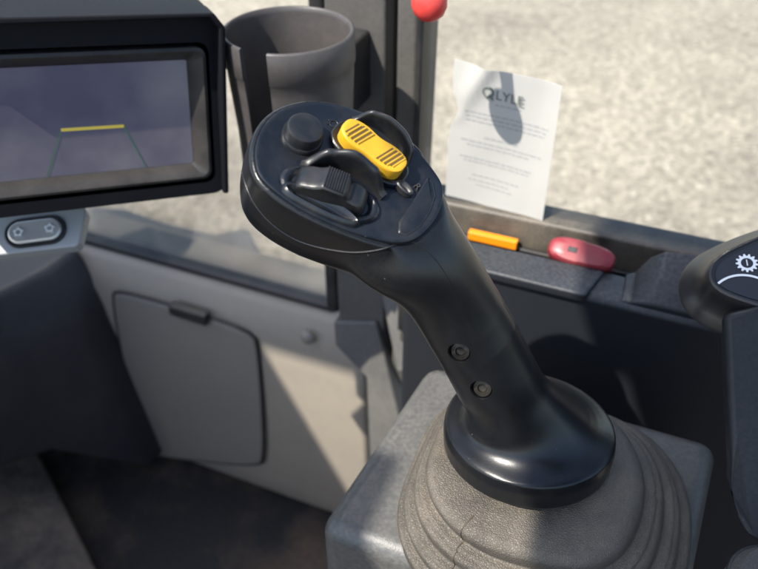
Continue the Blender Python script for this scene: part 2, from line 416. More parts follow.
# face plate
fp_px = [(259, 165), (258, 149), (263, 132), (274, 117), (292, 107.5), (318, 104), (350, 110.5), (383, 125.5), (410, 145), (430, 169), (442, 187), (437, 212), (425, 228), (409, 240), (385, 239.5),
         (350, 229), (320, 216.5), (296, 203.5), (277, 189.5), (264, 177)]
fo = resample(inset(resample(chaikin([F(*p) for p in fp_px], 3), 110), hn, -.0014), 110)
g = loft([[p + hn * h for p in inset(fo, hn, d)] for h, d in [(-.004, 0), (-.0004, 0), (.0001, .0003), (.0003, .0008), (.0001, .0018), (-.0006, .0045), (-.0010, .008)]])
face = put('face_plate', g, M['face'], joy)
HF = .0003
def capsule_pts(pxs, h, it=3, n=64): return resample(chaikin([F(a, b, h) for a, b in pxs], it), n)
# stepped ledge beside the shaft on the face plate
led = [(399, 221), (428, 176), (434, 184), (436, 196), (431, 212), (421, 227), (408, 236), (398, 233)]
g = loft([[p + hn * h for p in inset(resample([F(*q) for q in led], 60), hn, d)] for h, d in [(-.002, 0), (-.0003, .0), (.0002, .0004), (.0004, .0010)]])
put('ledge', g, M['face'], face)
# engraved marks (R and a tiny wheel symbol)
ex = he1 * -1; ey = he2
put('mark', text_geo('R', .0042, F(417, 187, -.0006), (ex * .75 - ey * .5).normalized(), (ex * .5 + ey * .75).normalized(), hn, .0006), M['bezel'], face)
cc = F(334, 124, -.0007); ringp = [cc + (he1 * math.cos(t * math.tau / 20) + he2 * math.sin(t * math.tau / 20)) * .0017 for t in range(20)]
g = join(tube(ringp, .0002, 6, True), *[tube([cc + (he1 * math.cos(t) + he2 * math.sin(t)) * .0023, cc + (he1 * math.cos(t) + he2 * math.sin(t)) * .0028], .0002, 6) for t in (0.3, 1.4, 2.5, 3.6, 4.7, 5.8)])
put('mark', g, M['key'], face)
# round push button
bc = F(306, 127, .0062)
put('push_button', lathe(bc - hn * .0062, hn, [(.0083, -.001), (.0083, .0004), (.0079, .0010), (.0074, .0011), (.0073, .0014), (.0072, .0050), (.0067, .0060), (.0058, .0063), (.0030, .0061), (.0005, .006)], 48), M['key'], joy)
# yellow rocker: dog-bone outline in its own frame
rh = .0062
rc = F(374, 146, rh)
ra = (F(399, 164, rh) - F(351, 128, rh)).normalized(); rb = hn.cross(ra)
if rb.dot(he2) < 0: rb = -rb
def dog(L, w, waist, n=90):
    pts = []
    for k in range(n):
        t = k * math.tau / n
        x = math.cos(t); y = math.sin(t)
        f = (abs(x) ** 2.8 + abs(y) ** 2.8) ** (-1 / 2.8)
        x *= f; y *= f
        ww = w * (1 - waist * math.exp(-(x / .38) ** 2))
        pts.append((x * L, y * ww))
    return pts
def rocker_z(u, L): return .0012 * (u / L) ** 2      # saddle: ends rise
lev = [(-.0052, 1.0), (-.0010, 1.0), (-.0003, .985), (.0001, .94), (.0002, .86), (.0002, .5), (.0002, .15)]
g = loft([[rc + ra * (x * s) + rb * (y * s) + hn * (h + (rocker_z(x * s, .0150) if h > -.003 else 0)) for x, y in dog(.0148, .0066, .17)] for h, s in lev])
rk = put('rocker_switch', g, M['yellow'], joy); rk['label'] = 'yellow ribbed rocker'
gg, yy = [], []
for sgn in (-1, 1):
    for i in range(4):
        u = sgn * (.0052 + i * .0019); hwid = .0046 - (.0009 if i == 3 else 0)
        c = rc + ra * u + hn * (rocker_z(u, .0150) + .0003); e = rb * hwid * .96 + ra * hwid * .27
        gg.append(box(c - e - ra * .0004 - hn * .0004, e * 2, ra * .0009, hn * .00055))
        c2 = c + ra * .00095
        yy.append(tube([c2 - e * .98, c2 + e * .98], .00048, 8))
put('groove', join(*gg), M['groove'], rk)
put('rib', join(*yy), M['yellow'], rk)
# dark socket under the rocker
put('rocker_socket', loft([[rc - hn * rh + ra * x + rb * y + hn * h for x, y in dog(.0175 - d, .0088 - d, .05)] for h, d in [(-.0005, 0), (.0013, 0), (.0017, .0006), (.0013, .0014), (.0009, .002)]]), M['face'], joy)
# upright guards: fins standing on the face along a traced foot line
def fin(foot_px, heights, th, name, material=M['key'], lean=Vector((0, 0, 0)), h0=0.0):
    foot = resample(chaikin([F(a, b, h0) for a, b in foot_px], 3, closed=False), 40, closed=False)
    rg = []
    for i, p in enumerate(foot):
        t = (foot[min(i + 1, 39)] - foot[max(i - 1, 0)]).normalized(); s = hn.cross(t)
        x = i / 39 * (len(heights) - 1); k = min(int(x), len(heights) - 2); hh = heights[k] + (heights[k + 1] - heights[k]) * (lambda q: q * q * (3 - 2 * q))(x - k)
        top = hn * hh + lean * hh
        sec = [p - s * th - hn * .001, p - s * th * .95 + top * .75, p - s * th * .6 + top * .95, p + top, p + s * th * .6 + top * .95, p + s * th * .95 + top * .75, p + s * th - hn * .001]
        rg.append(sec)
    return put(name, loft(rg), material, joy, angle=60)
# rear guard behind the yellow rocker
fin([(352, 119), (366, 121), (384, 130), (400, 145), (408, 160), (404, 170)], [.0006, .0080, .0094, .0092, .0080, .0006], .0011, 'guard')
# half-round guard between rocker and thumb wheel
fin([(303, 165), (320, 161), (346, 167), (370, 181), (384, 197)], [.0010, .0090, .0122, .0100, .0010], .0017, 'guard')
# thumb wheel: arched roller
tw = F(331, 193, 0.0)
ta = (F(362, 202) - F(306, 180)).normalized(); tb = hn.cross(ta)
if tb.dot(he2) < 0: tb = -tb
pr = [(-.0142, -.003), (-.0144, .0010), (-.0138, .0028), (-.0122, .0042), (-.0100, .0050), (-.0078, .0058), (-.0058, .0072), (-.0050, .0080), (-.0042, .0084), (.0036, .0084), (.0046, .0079), (.0054, .0066), (.0066, .0057), (.0086, .0056), (.0112, .0050), (.0130, .0036), (.0140, .0014), (.0141, -.003)]
def tpt(x, z, y): return tw + ta * x + hn * (z * 1.12 if z > 0 else z) + tb * y
wd = .0052
g = loft([[tpt(x * s, z * (1 if z < 0 else s), y) for x, z in pr] for y, s in ((-wd, .90), (-wd + .0004, .955), (-wd + .0011, .99), (-wd * .5, 1), (wd * .5, 1), (wd - .0011, .99), (wd - .0004, .955), (wd, .90))])
wheel = put('thumb_wheel', g, M['key'], joy, angle=32)
rib = []
for i in range(9):
    x = -.0043 + i * .00098
    rib.append(tube([tpt(x, .0085, -wd + .0006), tpt(x, .0085, wd - .0006)], .00032, 8))
put('rib', join(*rib), M['key'], wheel)
# raised ring the wheel sits in
wr = [(ta * math.cos(t * math.tau / 60) * .0195 + tb * math.sin(t * math.tau / 60) * .0100) for t in range(60)]
g = loft([[tw - tb * .0006 + q * s + hn * h for q in wr] for h, s in [(-.002, 1.05), (.0002, 1.03), (.0010, .98), (.0011, .93), (.0004, .86), (-.0006, .80)]])
put('wheel_socket', g, M['face'], joy)
# raised crescent lip below the wheel
lp = [(284, 187), (290, 184), (302, 187), (322, 197), (342, 208), (353, 217), (358, 224), (348, 223), (325, 214), (302, 202), (288, 194)]
lo_ = resample(chaikin([F(a, b, .0004) for a, b in lp], 3), 90)
g = tube(lo_, .0007, 8, True)
lip = put('finger_recess', loft([[p + hn * h for p in inset(lo_, hn, d)] for h, d in [(-.002, -.0020), (.0000, -.0016), (.0012, -.0006), (.0017, .0001), (.0013, .0007), (-.0004, .0016), (-.0012, .0028)]]), M['face'], joy)
# small finger notch by the rocker
nt = [(392, 183), (402, 180), (411, 188), (414, 197), (404, 196)]
no = resample(chaikin([F(a, b, .0003) for a, b in nt], 2), 40)
put('guard', loft([[p + hn * h for p in inset(no, hn, d)] for h, d in [(-.001, 0), (.0014, .0003), (.0018, .0009), (.0006, .0016), (.0003, .0022)]]), M['key'], joy)
# bellows boot
bcen = P(545, 507, z=0.0)
bx = XA
prof = [(.010, .0448), (.030, .0452), (.0480, .0446), (.0520, .0436), (.0545, .0414), (.0552, .0386), (.0550, .0352), (.0546, .0336), (.0558, .0326), (.0590, .0324), (.0606, .0314), (.0598, .0304), (.0604, .0298), (.0626, .0292), (.0640, .0274), (.0644, .0246), (.0642, .0222),
        (.0652, .0208), (.0682, .0204), (.0696, .0194), (.0690, .0184), (.0698, .0178), (.0714, .0168), (.0722, .0150), (.0724, .0124), (.0722, .0104), (.0732, .0092), (.0760, .0086), (.0776, .0070), (.0782, .0040), (.0782, -.002)]
base_c = Vector((bcen.x, bcen.y, 0)); tq = P(533, 462, z=.045); top_c = Vector((tq.x, tq.y, 0))
dense = catmull([list(p) for p in prof], 4)
rings = []
for r, h in dense:
    t = max(0, min(1, h / .045)); c = base_c.lerp(top_c, t)
    e = 2.75 - .35 * t
    ring = []
    for k in range(128):
        a = k * math.tau / 128; cs, sn = math.cos(a), math.sin(a)
        f = (abs(cs) ** e + abs(sn) ** e) ** (-1 / e)
        rr = r * f * .965
        wob = 1 + .006 * math.sin(3 * a + h * 60) + .004 * math.sin(7 * a + 1.3)
        ring.append(c + (XA * cs + YA * sn) * rr * wob + Z * (h + (.0006 * math.sin(5 * a + h * 200))))
    rings.append(ring)
boot = put('boot', loft(rings), M['boot'], joy)
# moulding seam on the boot, following its profile
ang = math.atan2(*reversed((P(492, 540, z=.03) - base_c).xy)) if False else None
dv = (P(493, 530, z=.034) - base_c); a_s = math.atan2(dv.y, dv.x)
kk = round(a_s / math.tau * 128) % 128
path = [r[kk] + (r[kk] - base_c).normalized() * .0001 for (r, (rr_, hh_)) in zip(rings, dense) if rr_ > .043]
put('seam', tube(path, .00032, 6), M['glue'], boot)

# ================================================================== SIDE CONSOLE (plate under the joystick)
lb, rbk, lf = P(430, 360, z=0), P(721, 441, z=0), P(316, 527, z=0)
rf = lf + (rbk - lb) * 1.02
con = thing('side_console', Vector((lb.x, lb.y, -.55)), 'dusty grey console box under the joystick boot', 'console')
plate_pts = [lf, rf, rbk, lb]
def shrink(ps, s, dz):
    c = sum(ps, Vector()) / 4
    return [c + (p - c) * s + Z * dz for p in ps]
put('body', loft([shrink(plate_pts, 1.02, -.64), shrink(plate_pts, 1.0, 0)]), M['plate'], con, bevel=.011, seg=5)

# ================================================================== REAR CONSOLE BOX along the window
YB, ZB = .40, .026
xl = P(402, 300, y=YB).x; xr = P(724, 325, y=YB).x
bxo = thing('window_console', Vector((xl, YB, -.55)), 'long black console box below the side window with a flat lid', 'console')
put('body', wbox(xl, xr + .30, YB, .434, -.64, ZB), M['ledge'], bxo, bevel=.006, seg=4)
lid_px = [(470, 267), (586, 295), (605, 270), (505, 248)]
lp_ = [P(a, b, z=ZB + .004) for a, b in lid_px]
put('lid', loft([[p - Z * .008 for p in lp_], lp_]), M['ledge'], bxo, bevel=.0022)
# raised end with a ramp
xa, xb, xc = P(622, 290, z=ZB).x, P(652, 285, z=ZB + .016).x, P(706, 290, z=ZB + .016).x
hx = [(xa, 0.0), (xa + (xb - xa) * .35, .004), (xa + (xb - xa) * .75, .019), (xb + .004, .0265), (xb + .02, .0285), (xr + .12, .030)]
def ends(x, h): return [Vector((x, YB + .003, ZB - .006)), Vector((x, YB + .003, ZB + .0004 + h * .10)), Vector((x, YB + .016, ZB + .0006 + h * .62)), Vector((x, .4335, ZB + .0008 + h)), Vector((x, .4335, ZB - .006))]
put('raised_end', loft([ends(x, h) for x, h in hx]), M['ledge'], bxo, bevel=.002)

# ================================================================== CONTROL POD (right)
pn = (Z * .90 - FW * .36 - RT * .20).normalized()
po = P(735, 275, d=.372)
def Q(px, py, h=0.0): return hit(px, py, po + pn * h, pn)
pod = thing('control_pod', P(760, 420, d=.36), 'rounded black control pod with gear symbol at right edge', 'control pod')
film_px = [(758, 242), (734, 253), (719, 262), (714, 273), (717, 284), (730, 292), (758, 301), (800, 312), (850, 318), (870, 290), (850, 245), (800, 228)]
fo2 = resample(chaikin([Q(*p) for p in film_px], 3), 110)
g = loft([[p + pn * h for p in inset(fo2, pn, d)] for h, d in [(-.018, -.0150), (-.0165, -.0140), (-.013, -.0105), (-.008, -.0062), (-.004, -.0048), (-.0012, -.0040), (.0002, -.0030), (.0006, -.0018), (.0002, -.0006), (-.0004, 0), (-.0006, .002)]])
put('shell', g, M['pod'], pod)
film = put('keypad_film', loft([[p + pn * h for p in inset(fo2, pn, .0003)] for h in (-.002, -.0001)]), M['film'], pod)
gc = Q(747, 263, .0003)
pex = (Q(757, 265) - Q(747, 263)).normalized(); pey = pn.cross(pex)
if pey.dot(Z) < 0: pey = -pey
gr, gi = [], []
NT = 13
for k in range(NT * 4):
    a = k * math.tau / (NT * 4); r = .0054 if (k % 4) in (0, 1) else .0042
    gr.append(gc + (pex * math.cos(a) + pey * math.sin(a)) * r); gi.append(gc + (pex * math.cos(a) + pey * math.sin(a)) * .0029)
gear = loft([gr, gi], False, False)
arc = [gc + (pex * math.cos(a) + pey * math.sin(a)) * .0165 - pey * .0235 + pex * .003 for a in [R(150 - i * 5) for i in range(22)]]
arco = loft([[p + pey * .0006 + pex * .0 for p in arc], [p - pey * .0006 for p in arc]], False, False)
arco = ([*[p + (p - (gc - pey * .0235 + pex * .003)).normalized() * .0006 for p in arc], *[p - (p - (gc - pey * .0235 + pex * .003)).normalized() * .0006 for p in arc]],
        [[i, i + 1, i + 23, i + 22] for i in range(21)])
one = text_geo('1', .0052, gc + pn * .0001, (pex * .95 + pey * .3).normalized(), (pey * .95 - pex * .3).normalized(), pn, .00005)
put('symbol', join(gear, arco, one), M['white'], film)
sl = [P(723, 314, d=.366), P(726, 380, d=.360), P(729, 440, d=.352), P(732, 490, d=.345), P(737, 520, d=.335), P(748, 536, d=.330), P(762, 545, d=.328), P(820, 560, d=.33), P(900, 560, d=.33), P(900, 318, d=.345), P(760, 306, d=.358)]
put('side_panel', loft([sl, [p + (VIEW * .03 + RT * .012) for p in sl]]), M['podside'], pod, bevel=.004)

# ================================================================== SIDE WINDOW
YW = .48
win = thing('side_window', Vector((P(430, 200, y=YW).x, YW, .02)), 'side window pane in a dark frame above the console box', 'window')
xw0 = P(434, 120, y=YW).x; xw1 = .75
put('glass', wbox(xw0 - .01, xw1, YW, YW + .005, -.03, 1.0), M['glass'], win)
sl0, sl1 = P(430, 199, y=YW - .011), P(700, 256, y=YW - .011); ksl = (sl1.z - sl0.z) / (sl1.x - sl0.x)
zsl = lambda x: sl0.z + (x - sl0.x) * ksl
fp4 = [Vector((x, YW - .011, z)) for x, z in ((xw0 - .02, -.14), (xw1, -.2), (xw1, zsl(xw1)), (xw0 - .02, zsl(xw0 - .02)))]
put('frame', prism(fp4, YA * .027), M['frame'], win, bevel=.003)
put('gasket', wbox(xw0 - .02, xw1, YW - .016, YW - .0115, -.12, .004), M['rubber'], win, bevel=.0015)
# paper
pc = [P(455, 58, y=YW - .004), P(563, 85, y=YW - .004), P(543, 222, y=YW - .004), P(446, 194, y=YW - .004)]
pap = thing('paper_notice', (pc[2] + pc[3]) / 2, 'white printed sheet with LYLE heading against the side window', 'paper')
NX, NY = 24, 32
def pap_pt(u, v, off=0.0):
    p = pc[0].lerp(pc[1], u).lerp(pc[3].lerp(pc[2], u), v)
    if u < .18 : p = p + XA * (.006 * math.exp(-((v - .33) / .09) ** 2) * (1 - u / .18))
    w = .0048 * math.exp(-((u - .32 + v * .75) / .09) ** 2) * max(0, 1 - v * 2.2) + .0012 * math.sin(u * 5 + v * 3) + .002 * max(0, u - .85) / .15
    return p - YA * (w + .0012 + off)
V_ = [pap_pt(i / NX, j / NY) for j in range(NY + 1) for i in range(NX + 1)]
F_ = [[j * (NX + 1) + i, j * (NX + 1) + i + 1, (j + 1) * (NX + 1) + i + 1, (j + 1) * (NX + 1) + i] for j in range(NY) for i in range(NX)]
sheet = put('sheet', (V_ + [v + YA * .0004 for v in V_], F_ + [[k + len(V_) for k in f][::-1] for f in F_]), M['paper'], pap, angle=80)
def strip(u0, u1, v0, dv, slope=0.0):
    n = max(2, int((u1 - u0) * 30)); VV = []; FF = []
    for i in range(n + 1):
        u = u0 + (u1 - u0) * i / n
        VV += [pap_pt(u, v0 + slope * (u - u0), .0003), pap_pt(u, v0 + dv + slope * (u - u0), .0003)]
    return VV, [[2 * i, 2 * i + 1, 2 * i + 3, 2 * i + 2] for i in range(n)]
lines = []
rr = random.Random(3)
def textline(u0, u1, v, dv):
    u = u0
    while u < u1:
        w = rr.uniform(.02, .07); lines.append(strip(u, min(u1, u + w), v, dv)); u += w + .012
for u0, u1, v, dv in [(.42, .66, .225, .010), (.12, .93, .305, .010), (.14, .92, .335, .010), (.14, .90, .365, .010), (.34, .66, .47, .013), (.12, .90, .515, .010), (.18, .78, .545, .010), (.12, .82, .64, .012), (.16, .80, .668, .009),
                      (.25, .72, .77, .009), (.22, .62, .81, .009), (.30, .66, .845, .009)]:
    textline(u0, u1, v, dv)
put('print', join(*lines), M['ink'], sheet)
ux = (pc[1] - pc[0]).normalized(); uy = (pc[0] - pc[3]).normalized()
lc = pap_pt(.545, .165, .0009)
lyle = text_geo('LYLE', .0098, lc, ux, uy, -YA, .00006)
rc_ = pap_pt(.345, .15, .0009); rg_ = [rc_ + (ux * math.cos(t * math.tau / 24) + uy * math.sin(t * math.tau / 24)) * .0036 for t in range(24)]
put('heading', join(lyle, tube(rg_, .0007, 6, True), tube([rc_ + ux * .001 - uy * .002, rc_ + ux * .004 - uy * .005], .0007, 6)), M['inkdark'], sheet)
# dull red latch on the ledge
la = P(548, 246, z=ZB + .008); lb_ = la + (XA * .0480 - Z * .002)
lat_ = thing('window_latch', (la + lb_) / 2, 'dull red rounded latch with black slot on console ledge', 'latch')
ax_ = (lb_ - la).normalized(); Lh = (lb_ - la).length / 2; cm = (la + lb_) / 2
up_ = (Z * .8 - YA * .6).normalized(); sd = ax_.cross(up_)
ring = []
for k in range(64):
    t = k * math.tau / 64; x, y = math.cos(t), math.sin(t); f = (abs(x) ** 3 + abs(y) ** 3) ** (-1 / 3)
    ring.append((x * f * Lh, y * f * .0098 * (1.0 if x < 0 else .92)))
g = loft([[cm + ax_ * x * s + (-sd if sd.dot(YA) > 0 else sd) * 0 + up_ * h + sd * y * s for x, y in ring] for h, s in [(-.010, .94), (-.006, .98), (.001, .99), (.0045, .93), (.0062, .80), (.0066, .5), (.0066, .1)]])
put('handle', g, M['maroon'], lat_)
sc_ = cm - ax_ * Lh * .28 + up_ * .0064
put('slot', box(sc_ - ax_ * .003 - sd * .002, ax_ * .0065, sd * .004, up_ * .0006), M['rubber'], lat_, bevel=.0003)
put('mounting_plate', box(cm - ax_ * Lh * .75 - up_ * .018 - sd * .006, ax_ * Lh * 1.5, sd * .012, up_ * .010), M['rubber'], lat_, bevel=.001)
# amber reflector
a0 = P(468, 232, y=.460); a1 = P(517, 243, y=.460)
rfl = put('amber_reflector', prism([a0, a1, a1 - Z * .0075, a0 - Z * .0075], YA * .006), M['orange'], bevel=.0008)
tag(rfl, 'small amber reflector strip on window frame behind joystick', 'reflector')
# red ball knob on a lever
kc = P(433, 3, y=.413)
kn = thing('release_lever', kc, 'bright red ball knob on black lever at top of pillar', 'lever')
put('knob', lathe(kc - Z * .010, (Z * .96 - RT * .2).normalized(), [(.0005, 0), (.004, .0004), (.0075, .0024), (.0100, .0065), (.0107, .011), (.0100, .0155), (.0082, .019), (.006, .0215), (.0005, .022)], 40), M['red'], kn)
put('rod', tube([kc + Z * .006, kc + Z * .03 + YA * .01, kc + Z * .05 + YA * .045], .004, 14), M['rubber'], kn)

# ================================================================== CAB FRAME (pillar group)
cab = thing('cab_frame', P(360, 380, y=.5), 'dark dusty cab corner pillar with ribbed faces beside cup holder', 'pillar')
def vslab(xl_, xr_, yref, y0, y1, z0, z1, name, m_, bev=.003):
    x0 = P(xl_, yref, y=y0).x; x1 = P(xr_, yref, y=y0).x
    return put(name, wbox(x0, x1, y0, y1, z0, z1), m_, cab, bevel=bev)
vslab(309, 325, 40, .508, .555, P(330, 312, y=.508).z, .80, 'trim_strip', M['rubber'], .004)
vslab(325, 386, 40, .500, .560, P(350, 332, y=.50).z, .80, 'pillar_plate', M['pillar'], .003)
vslab(384, 398, 40, .520, .560, -.55, .80, 'channel', M['rubber'], .003)
vslab(396, 418, 40, .494, .545, -.55, .80, 'pillar_plate', M['pillar'], .004)
xs0 = P(416, 40, y=.474).x; xs1 = P(432, 40, y=.496).x
put('door_seal', wbox(xs0, xs1, .474, .496, -.1, .80), M['rubber'], cab, bevel=.006, seg=5)
# slanted foot plates
f1 = [P(333, 322, y=.496), P(376, 322, y=.496), P(396, 405, y=.47), P(404, 440, y=.455), P(370, 470, y=.455), P(366, 378, y=.47), P(335, 346, y=.49)]
put('foot_plate', prism(f1, YA * .03), M['pillar'], cab, bevel=.003)
f2 = [P(381, 296, y=.488), P(400, 300, y=.488), P(414, 345, y=.47), P(405, 372, y=.46), P(397, 372, y=.46)]
put('foot_plate', prism(f2, YA * .02), M['pillar'], cab, bevel=.002)

# unseen panels added to block sun and sky so shade falls inside
RZ = .85
def slab(name, x0, x1, y0, y1, z0, z1): return put(name, wbox(x0, x1, y0, y1, z0, z1), M['rubber'], cab, bevel=.004)
slab('overhead_blocker', .35, .82, -.72, .30, RZ, RZ + .04)
slab('overhead_blocker', -1.6, -.875, -.80, -.14, RZ, RZ + .04)
slab('overhead_blocker', -.873, -.70, -.208, -.14, RZ, RZ + .04)
slab('patch_blocker', -.348, -.15, -.40, -.06, RZ, RZ + .03)  # added to shade the window console and the boot's right side
slab('patch_blocker', -.368, -.3485, -.186, -.06, RZ, RZ + .03)
slab('band_blocker', -.505, -.462, -.80, -.335, RZ, RZ + .04)  # added bar that casts the dark band on the console top
slab('rear_blocker', .80, .84, -.72, .44, -.64, .12)  # added out of view to cut the sky fill
slab('left_blocker', -1.2, .80, -.76, -.72, -.64, .0)
slab('front_blocker', -1.64, -1.60, -.72, .56, -.64, .05)

# ================================================================== CUP HOLDER
cr = P(288, 28, d=.47)
cup = thing('cup_holder', cr - Z * .1, 'dark grey round cup holder with slotted front beside the pillar', 'cup holder')
RO, TK, HC = .0432, .0030, .098
a0_ = math.atan2(*reversed((P(243, 47, z=cr.z) - cr).xy)); a1_ = math.atan2(*reversed((P(272, 47, z=cr.z) - cr).xy))
if a1_ < a0_: a1_ += math.tau
NS = 96
secs = []
for i in range(NS + 1):
    a = a1_ + (math.tau - (a1_ - a0_)) * i / NS
    d = XA * math.cos(a) + YA * math.sin(a)
    pr2 = [(RO - TK, -HC), (RO - TK - .0002, -.004), (RO - TK + .0004, -.0006), (RO - TK * .6, 0), (RO - TK * .3, -.0002), (RO, -.0012), (RO, -.0205), (RO - .0010, -.0216), (RO - .0012, -.03), (RO - .0045, -HC)]
    secs.append([cr + d * r + Z * h for r, h in pr2])
put('wall', loft(secs), M['cup'], cup, angle=50)
put('base', lathe(cr - Z * HC, Z, [(RO - .005, -.003), (RO - .004, 0), (RO - .004, .003), (.001, .003)], 64), M['cup'], cup)
put('bracket', wbox(cr.x - .012, cr.x + .020, cr.y + RO - .002, .515, cr.z - .085, cr.z - .03), M['rubber'], cup, bevel=.003)

# ================================================================== MONITOR
mR = (RT * .915 + FW * .40 - Z * .12).normalized()
mN = (-FW * .93 + RT * .37); mN = (mN - mR * mN.dot(mR)).normalized(); mN = (mN + Z * .10).normalized(); mN = (mN - mR * mN.dot(mR)).normalized()
mU = mN.cross(mR)
if mU.z < 0: mU = -mU
mo = P(212, 177, d=.50)                    # lower right corner of the bezel opening
def MP(px, py, h=0.0): return hit(px, py, mo + mN * h, mN)
mon = thing('monitor', mo - mR * .10 - mU * .05, 'black hooded display monitor showing a yellow and green reversing guide', 'monitor')
def mxy(px, py):
    p = MP(px, py) - mo; return p.dot(mR), p.dot(mU)
def mpt(x, y, h=0.0): return mo + mR * x + mU * y + mN * h
wx0 = mxy(-70, 120)[0] - .01
top_y = mxy(190, 47)[1]
bw = -wx0
def rrect(x0, x1, y0, y1, r, h, n=8):
    pts = []
    for cx, cy, s in ((x1 - r, y1 - r, 0), (x0 + r, y1 - r, 90), (x0 + r, y0 + r, 180), (x1 - r, y0 + r, 270)):
        for i in range(n + 1):
            a = R(s + 90 * i / n); pts.append(mpt(cx + r * math.cos(a), cy + r * math.sin(a), h))
    return pts
# bezel: frame sloping down to the screen
scr = .013
put('bezel', loft([rrect(wx0, 0, 0, top_y, .006, -.016), rrect(wx0, 0, 0, top_y, .006, .001), rrect(wx0 + .002, -.002, .002, top_y - .002, .005, .002), rrect(wx0 + .003, -.003, .003, top_y - .003, .004, .0015),
                  rrect(wx0 + .010, -.0105, .009, top_y - .009, .002, -.005), rrect(wx0 + .010, -.0105, .009, top_y - .009, .002, -.012)]), M['bezel'], mon, angle=50)
# screen
def screen_mat():
    m = bpy.data.materials.new('lit_screen'); m.use_nodes = True; nt = m.node_tree; N = nt.nodes; L = nt.links; b = N['Principled BSDF']
    b.inputs['Base Color'].default_value = (.012, .012, .02, 1); b.inputs['Roughness'].default_value = .22
    tc = N.new('ShaderNodeTexCoord'); nz = N.new('ShaderNodeTexNoise'); nz.inputs['Scale'].default_value = 7; nz.inputs['Detail'].default_value = 3
    L.new(tc.outputs['Object'], nz.inputs['Vector'])
    cr_ = N.new('ShaderNodeValToRGB'); cr_.color_ramp.elements[0].position = .3; cr_.color_ramp.elements[0].color = (.020, .021, .060, 1)
    cr_.color_ramp.elements[1].position = .72; cr_.color_ramp.elements[1].color = (.045, .048, .070, 1)
    L.new(nz.outputs['Fac'], cr_.inputs[0]); L.new(cr_.outputs[0], b.inputs['Emission Color']); b.inputs['Emission Strength'].default_value = .5
    # dust on the glass
    n2 = N.new('ShaderNodeTexNoise'); n2.inputs['Scale'].default_value = 14; n2.inputs['Detail'].default_value = 8
    L.new(tc.outputs['Object'], n2.inputs['Vector'])
    mr = N.new('ShaderNodeMapRange'); mr.inputs[1].default_value = .35; mr.inputs[2].default_value = .8; mr.inputs[3].default_value = .06; mr.inputs[4].default_value = .34
    L.new(n2.outputs['Fac'], mr.inputs[0])
    mx = N.new('ShaderNodeMix'); mx.data_type = 'RGBA'; mx.inputs[6].default_value = (.012, .012, .02, 1); mx.inputs[7].default_value = (.4, .37, .34, 1)
    L.new(mr.outputs[0], mx.inputs[0]); L.new(mx.outputs[2], b.inputs['Base Color'])
    return m
def emis(name, col, s):
    return mat(name, tuple(c * .1 for c in col), .3, emit=(col, s))
screen = put('screen', loft([rrect(wx0 + .0102, -.0108, .0092, top_y - .0092, .0015, -.009), rrect(wx0 + .0102, -.0108, .0092, top_y - .0092, .0015, -.006)]), screen_mat(), mon)
def sline(pxs, w, m_, h=-.0057):
    q = [hit(a, b, mo + mN * h, mN) for a, b in pxs]
    VV, FF = [], []
    for a, b in zip(q, q[1:]):
        t = (b - a).normalized(); s = mN.cross(t) * w; k = len(VV)
        VV += [a - s, b - s, b + s, a + s]; FF.append([k, k + 1, k + 2, k + 3])
    put('guide_line', (VV, FF), m_, screen)
sline([(61, 130), (124, 126)], .0010, emis('yellow_pixels', (.36, .31, .06), .5))
sline([(61, 131), (47, 178)], .00035, emis('green_pixels', (.05, .12, .085), .4))
sline([(124, 127), (148, 170)], .00035, bpy.data.materials['green_pixels'])
# housing with hood
ox = .0095; hood = .050
put('housing', loft([rrect(wx0 - .01, ox, -.012, top_y + .022, .010, -.05), rrect(wx0 - .01, ox, -.012, top_y + .022, .010, -.010), rrect(wx0 - .01, ox, -.012, top_y + .022, .009, .0005), rrect(wx0, .002, -.003, top_y + .003, .007, .0008)], True, False), M['housing'], mon, angle=40)
# hood: sides and top reaching forward
hp = []
y1 = top_y + .022
sec_out = [(ox + .001, -.012), (ox + .001, y1 - .008), (ox - .006, y1 + .001), (wx0, y1 + .001)]
def hoodband(t, f0, f1, f2):
    # inner/outer strips swept along the outline; depth grows from bottom to top
    fr = []
    outl = [mpt(x, y) for x, y in sec_out]; innl = [mpt(x - (t if i < 2 else t * .7 if i == 2 else 0), y - (0 if i < 2 else t * .7 if i == 2 else t)) for i, (x, y) in enumerate(sec_out)]
    dep = [f0, f1, f2, f2]
    rg = []
    for o_, i_, d in zip(outl, innl, dep):
        rg.append([o_ - mN * .008, o_ + mN * d, i_ + mN * d, i_ - mN * .008])
    return loft(rg)
put('hood', hoodband(.004, .004, .013, .014), M['housing'], mon, bevel=.002)
# switch bracket below the monitor
sb = P(45, 230, d=.495)
sN = (-FW * .55 + RT * .10 + Z * .83).normalized()
def SP(px, py, h=0.0): return hit(px, py, sb + sN * h, sN)
swp = thing('switch_panel', SP(40, 252), 'light grey bracket with pill shaped silver switch under monitor', 'switch panel')
bp_ = [SP(-80, 222), SP(84, 206), SP(86, 212), SP(79, 243), SP(76, 246), SP(-80, 264)]
put('bracket', loft([[p - sN * .012 for p in bp_], bp_]), M['bracket'], swp, bevel=.0015)
def pill(px0, px1, py0, py1, h, n=40):
    c = SP((px0 + px1) / 2, (py0 + py1) / 2); ea = (SP(px1, py1) - SP(px0, py0)); L_ = ea.length / 2; ea.normalize(); eb = sN.cross(ea)
    return c, ea, eb, L_
c_, ea, eb, L_ = pill(5, 67, 236, 228, 0)
if eb.dot(UPV) < 0: eb = -eb
def pillring(L2, w, h):
    pts = []
    for s, a0 in ((1, -90), (-1, 90)):
        for i in range(17):
            a = R(a0 + 180 * i / 16); pts.append(c_ + ea * (s * (L2 - w)) + (ea * math.cos(a) + eb * math.sin(a)) * w + sN * h)
    return pts
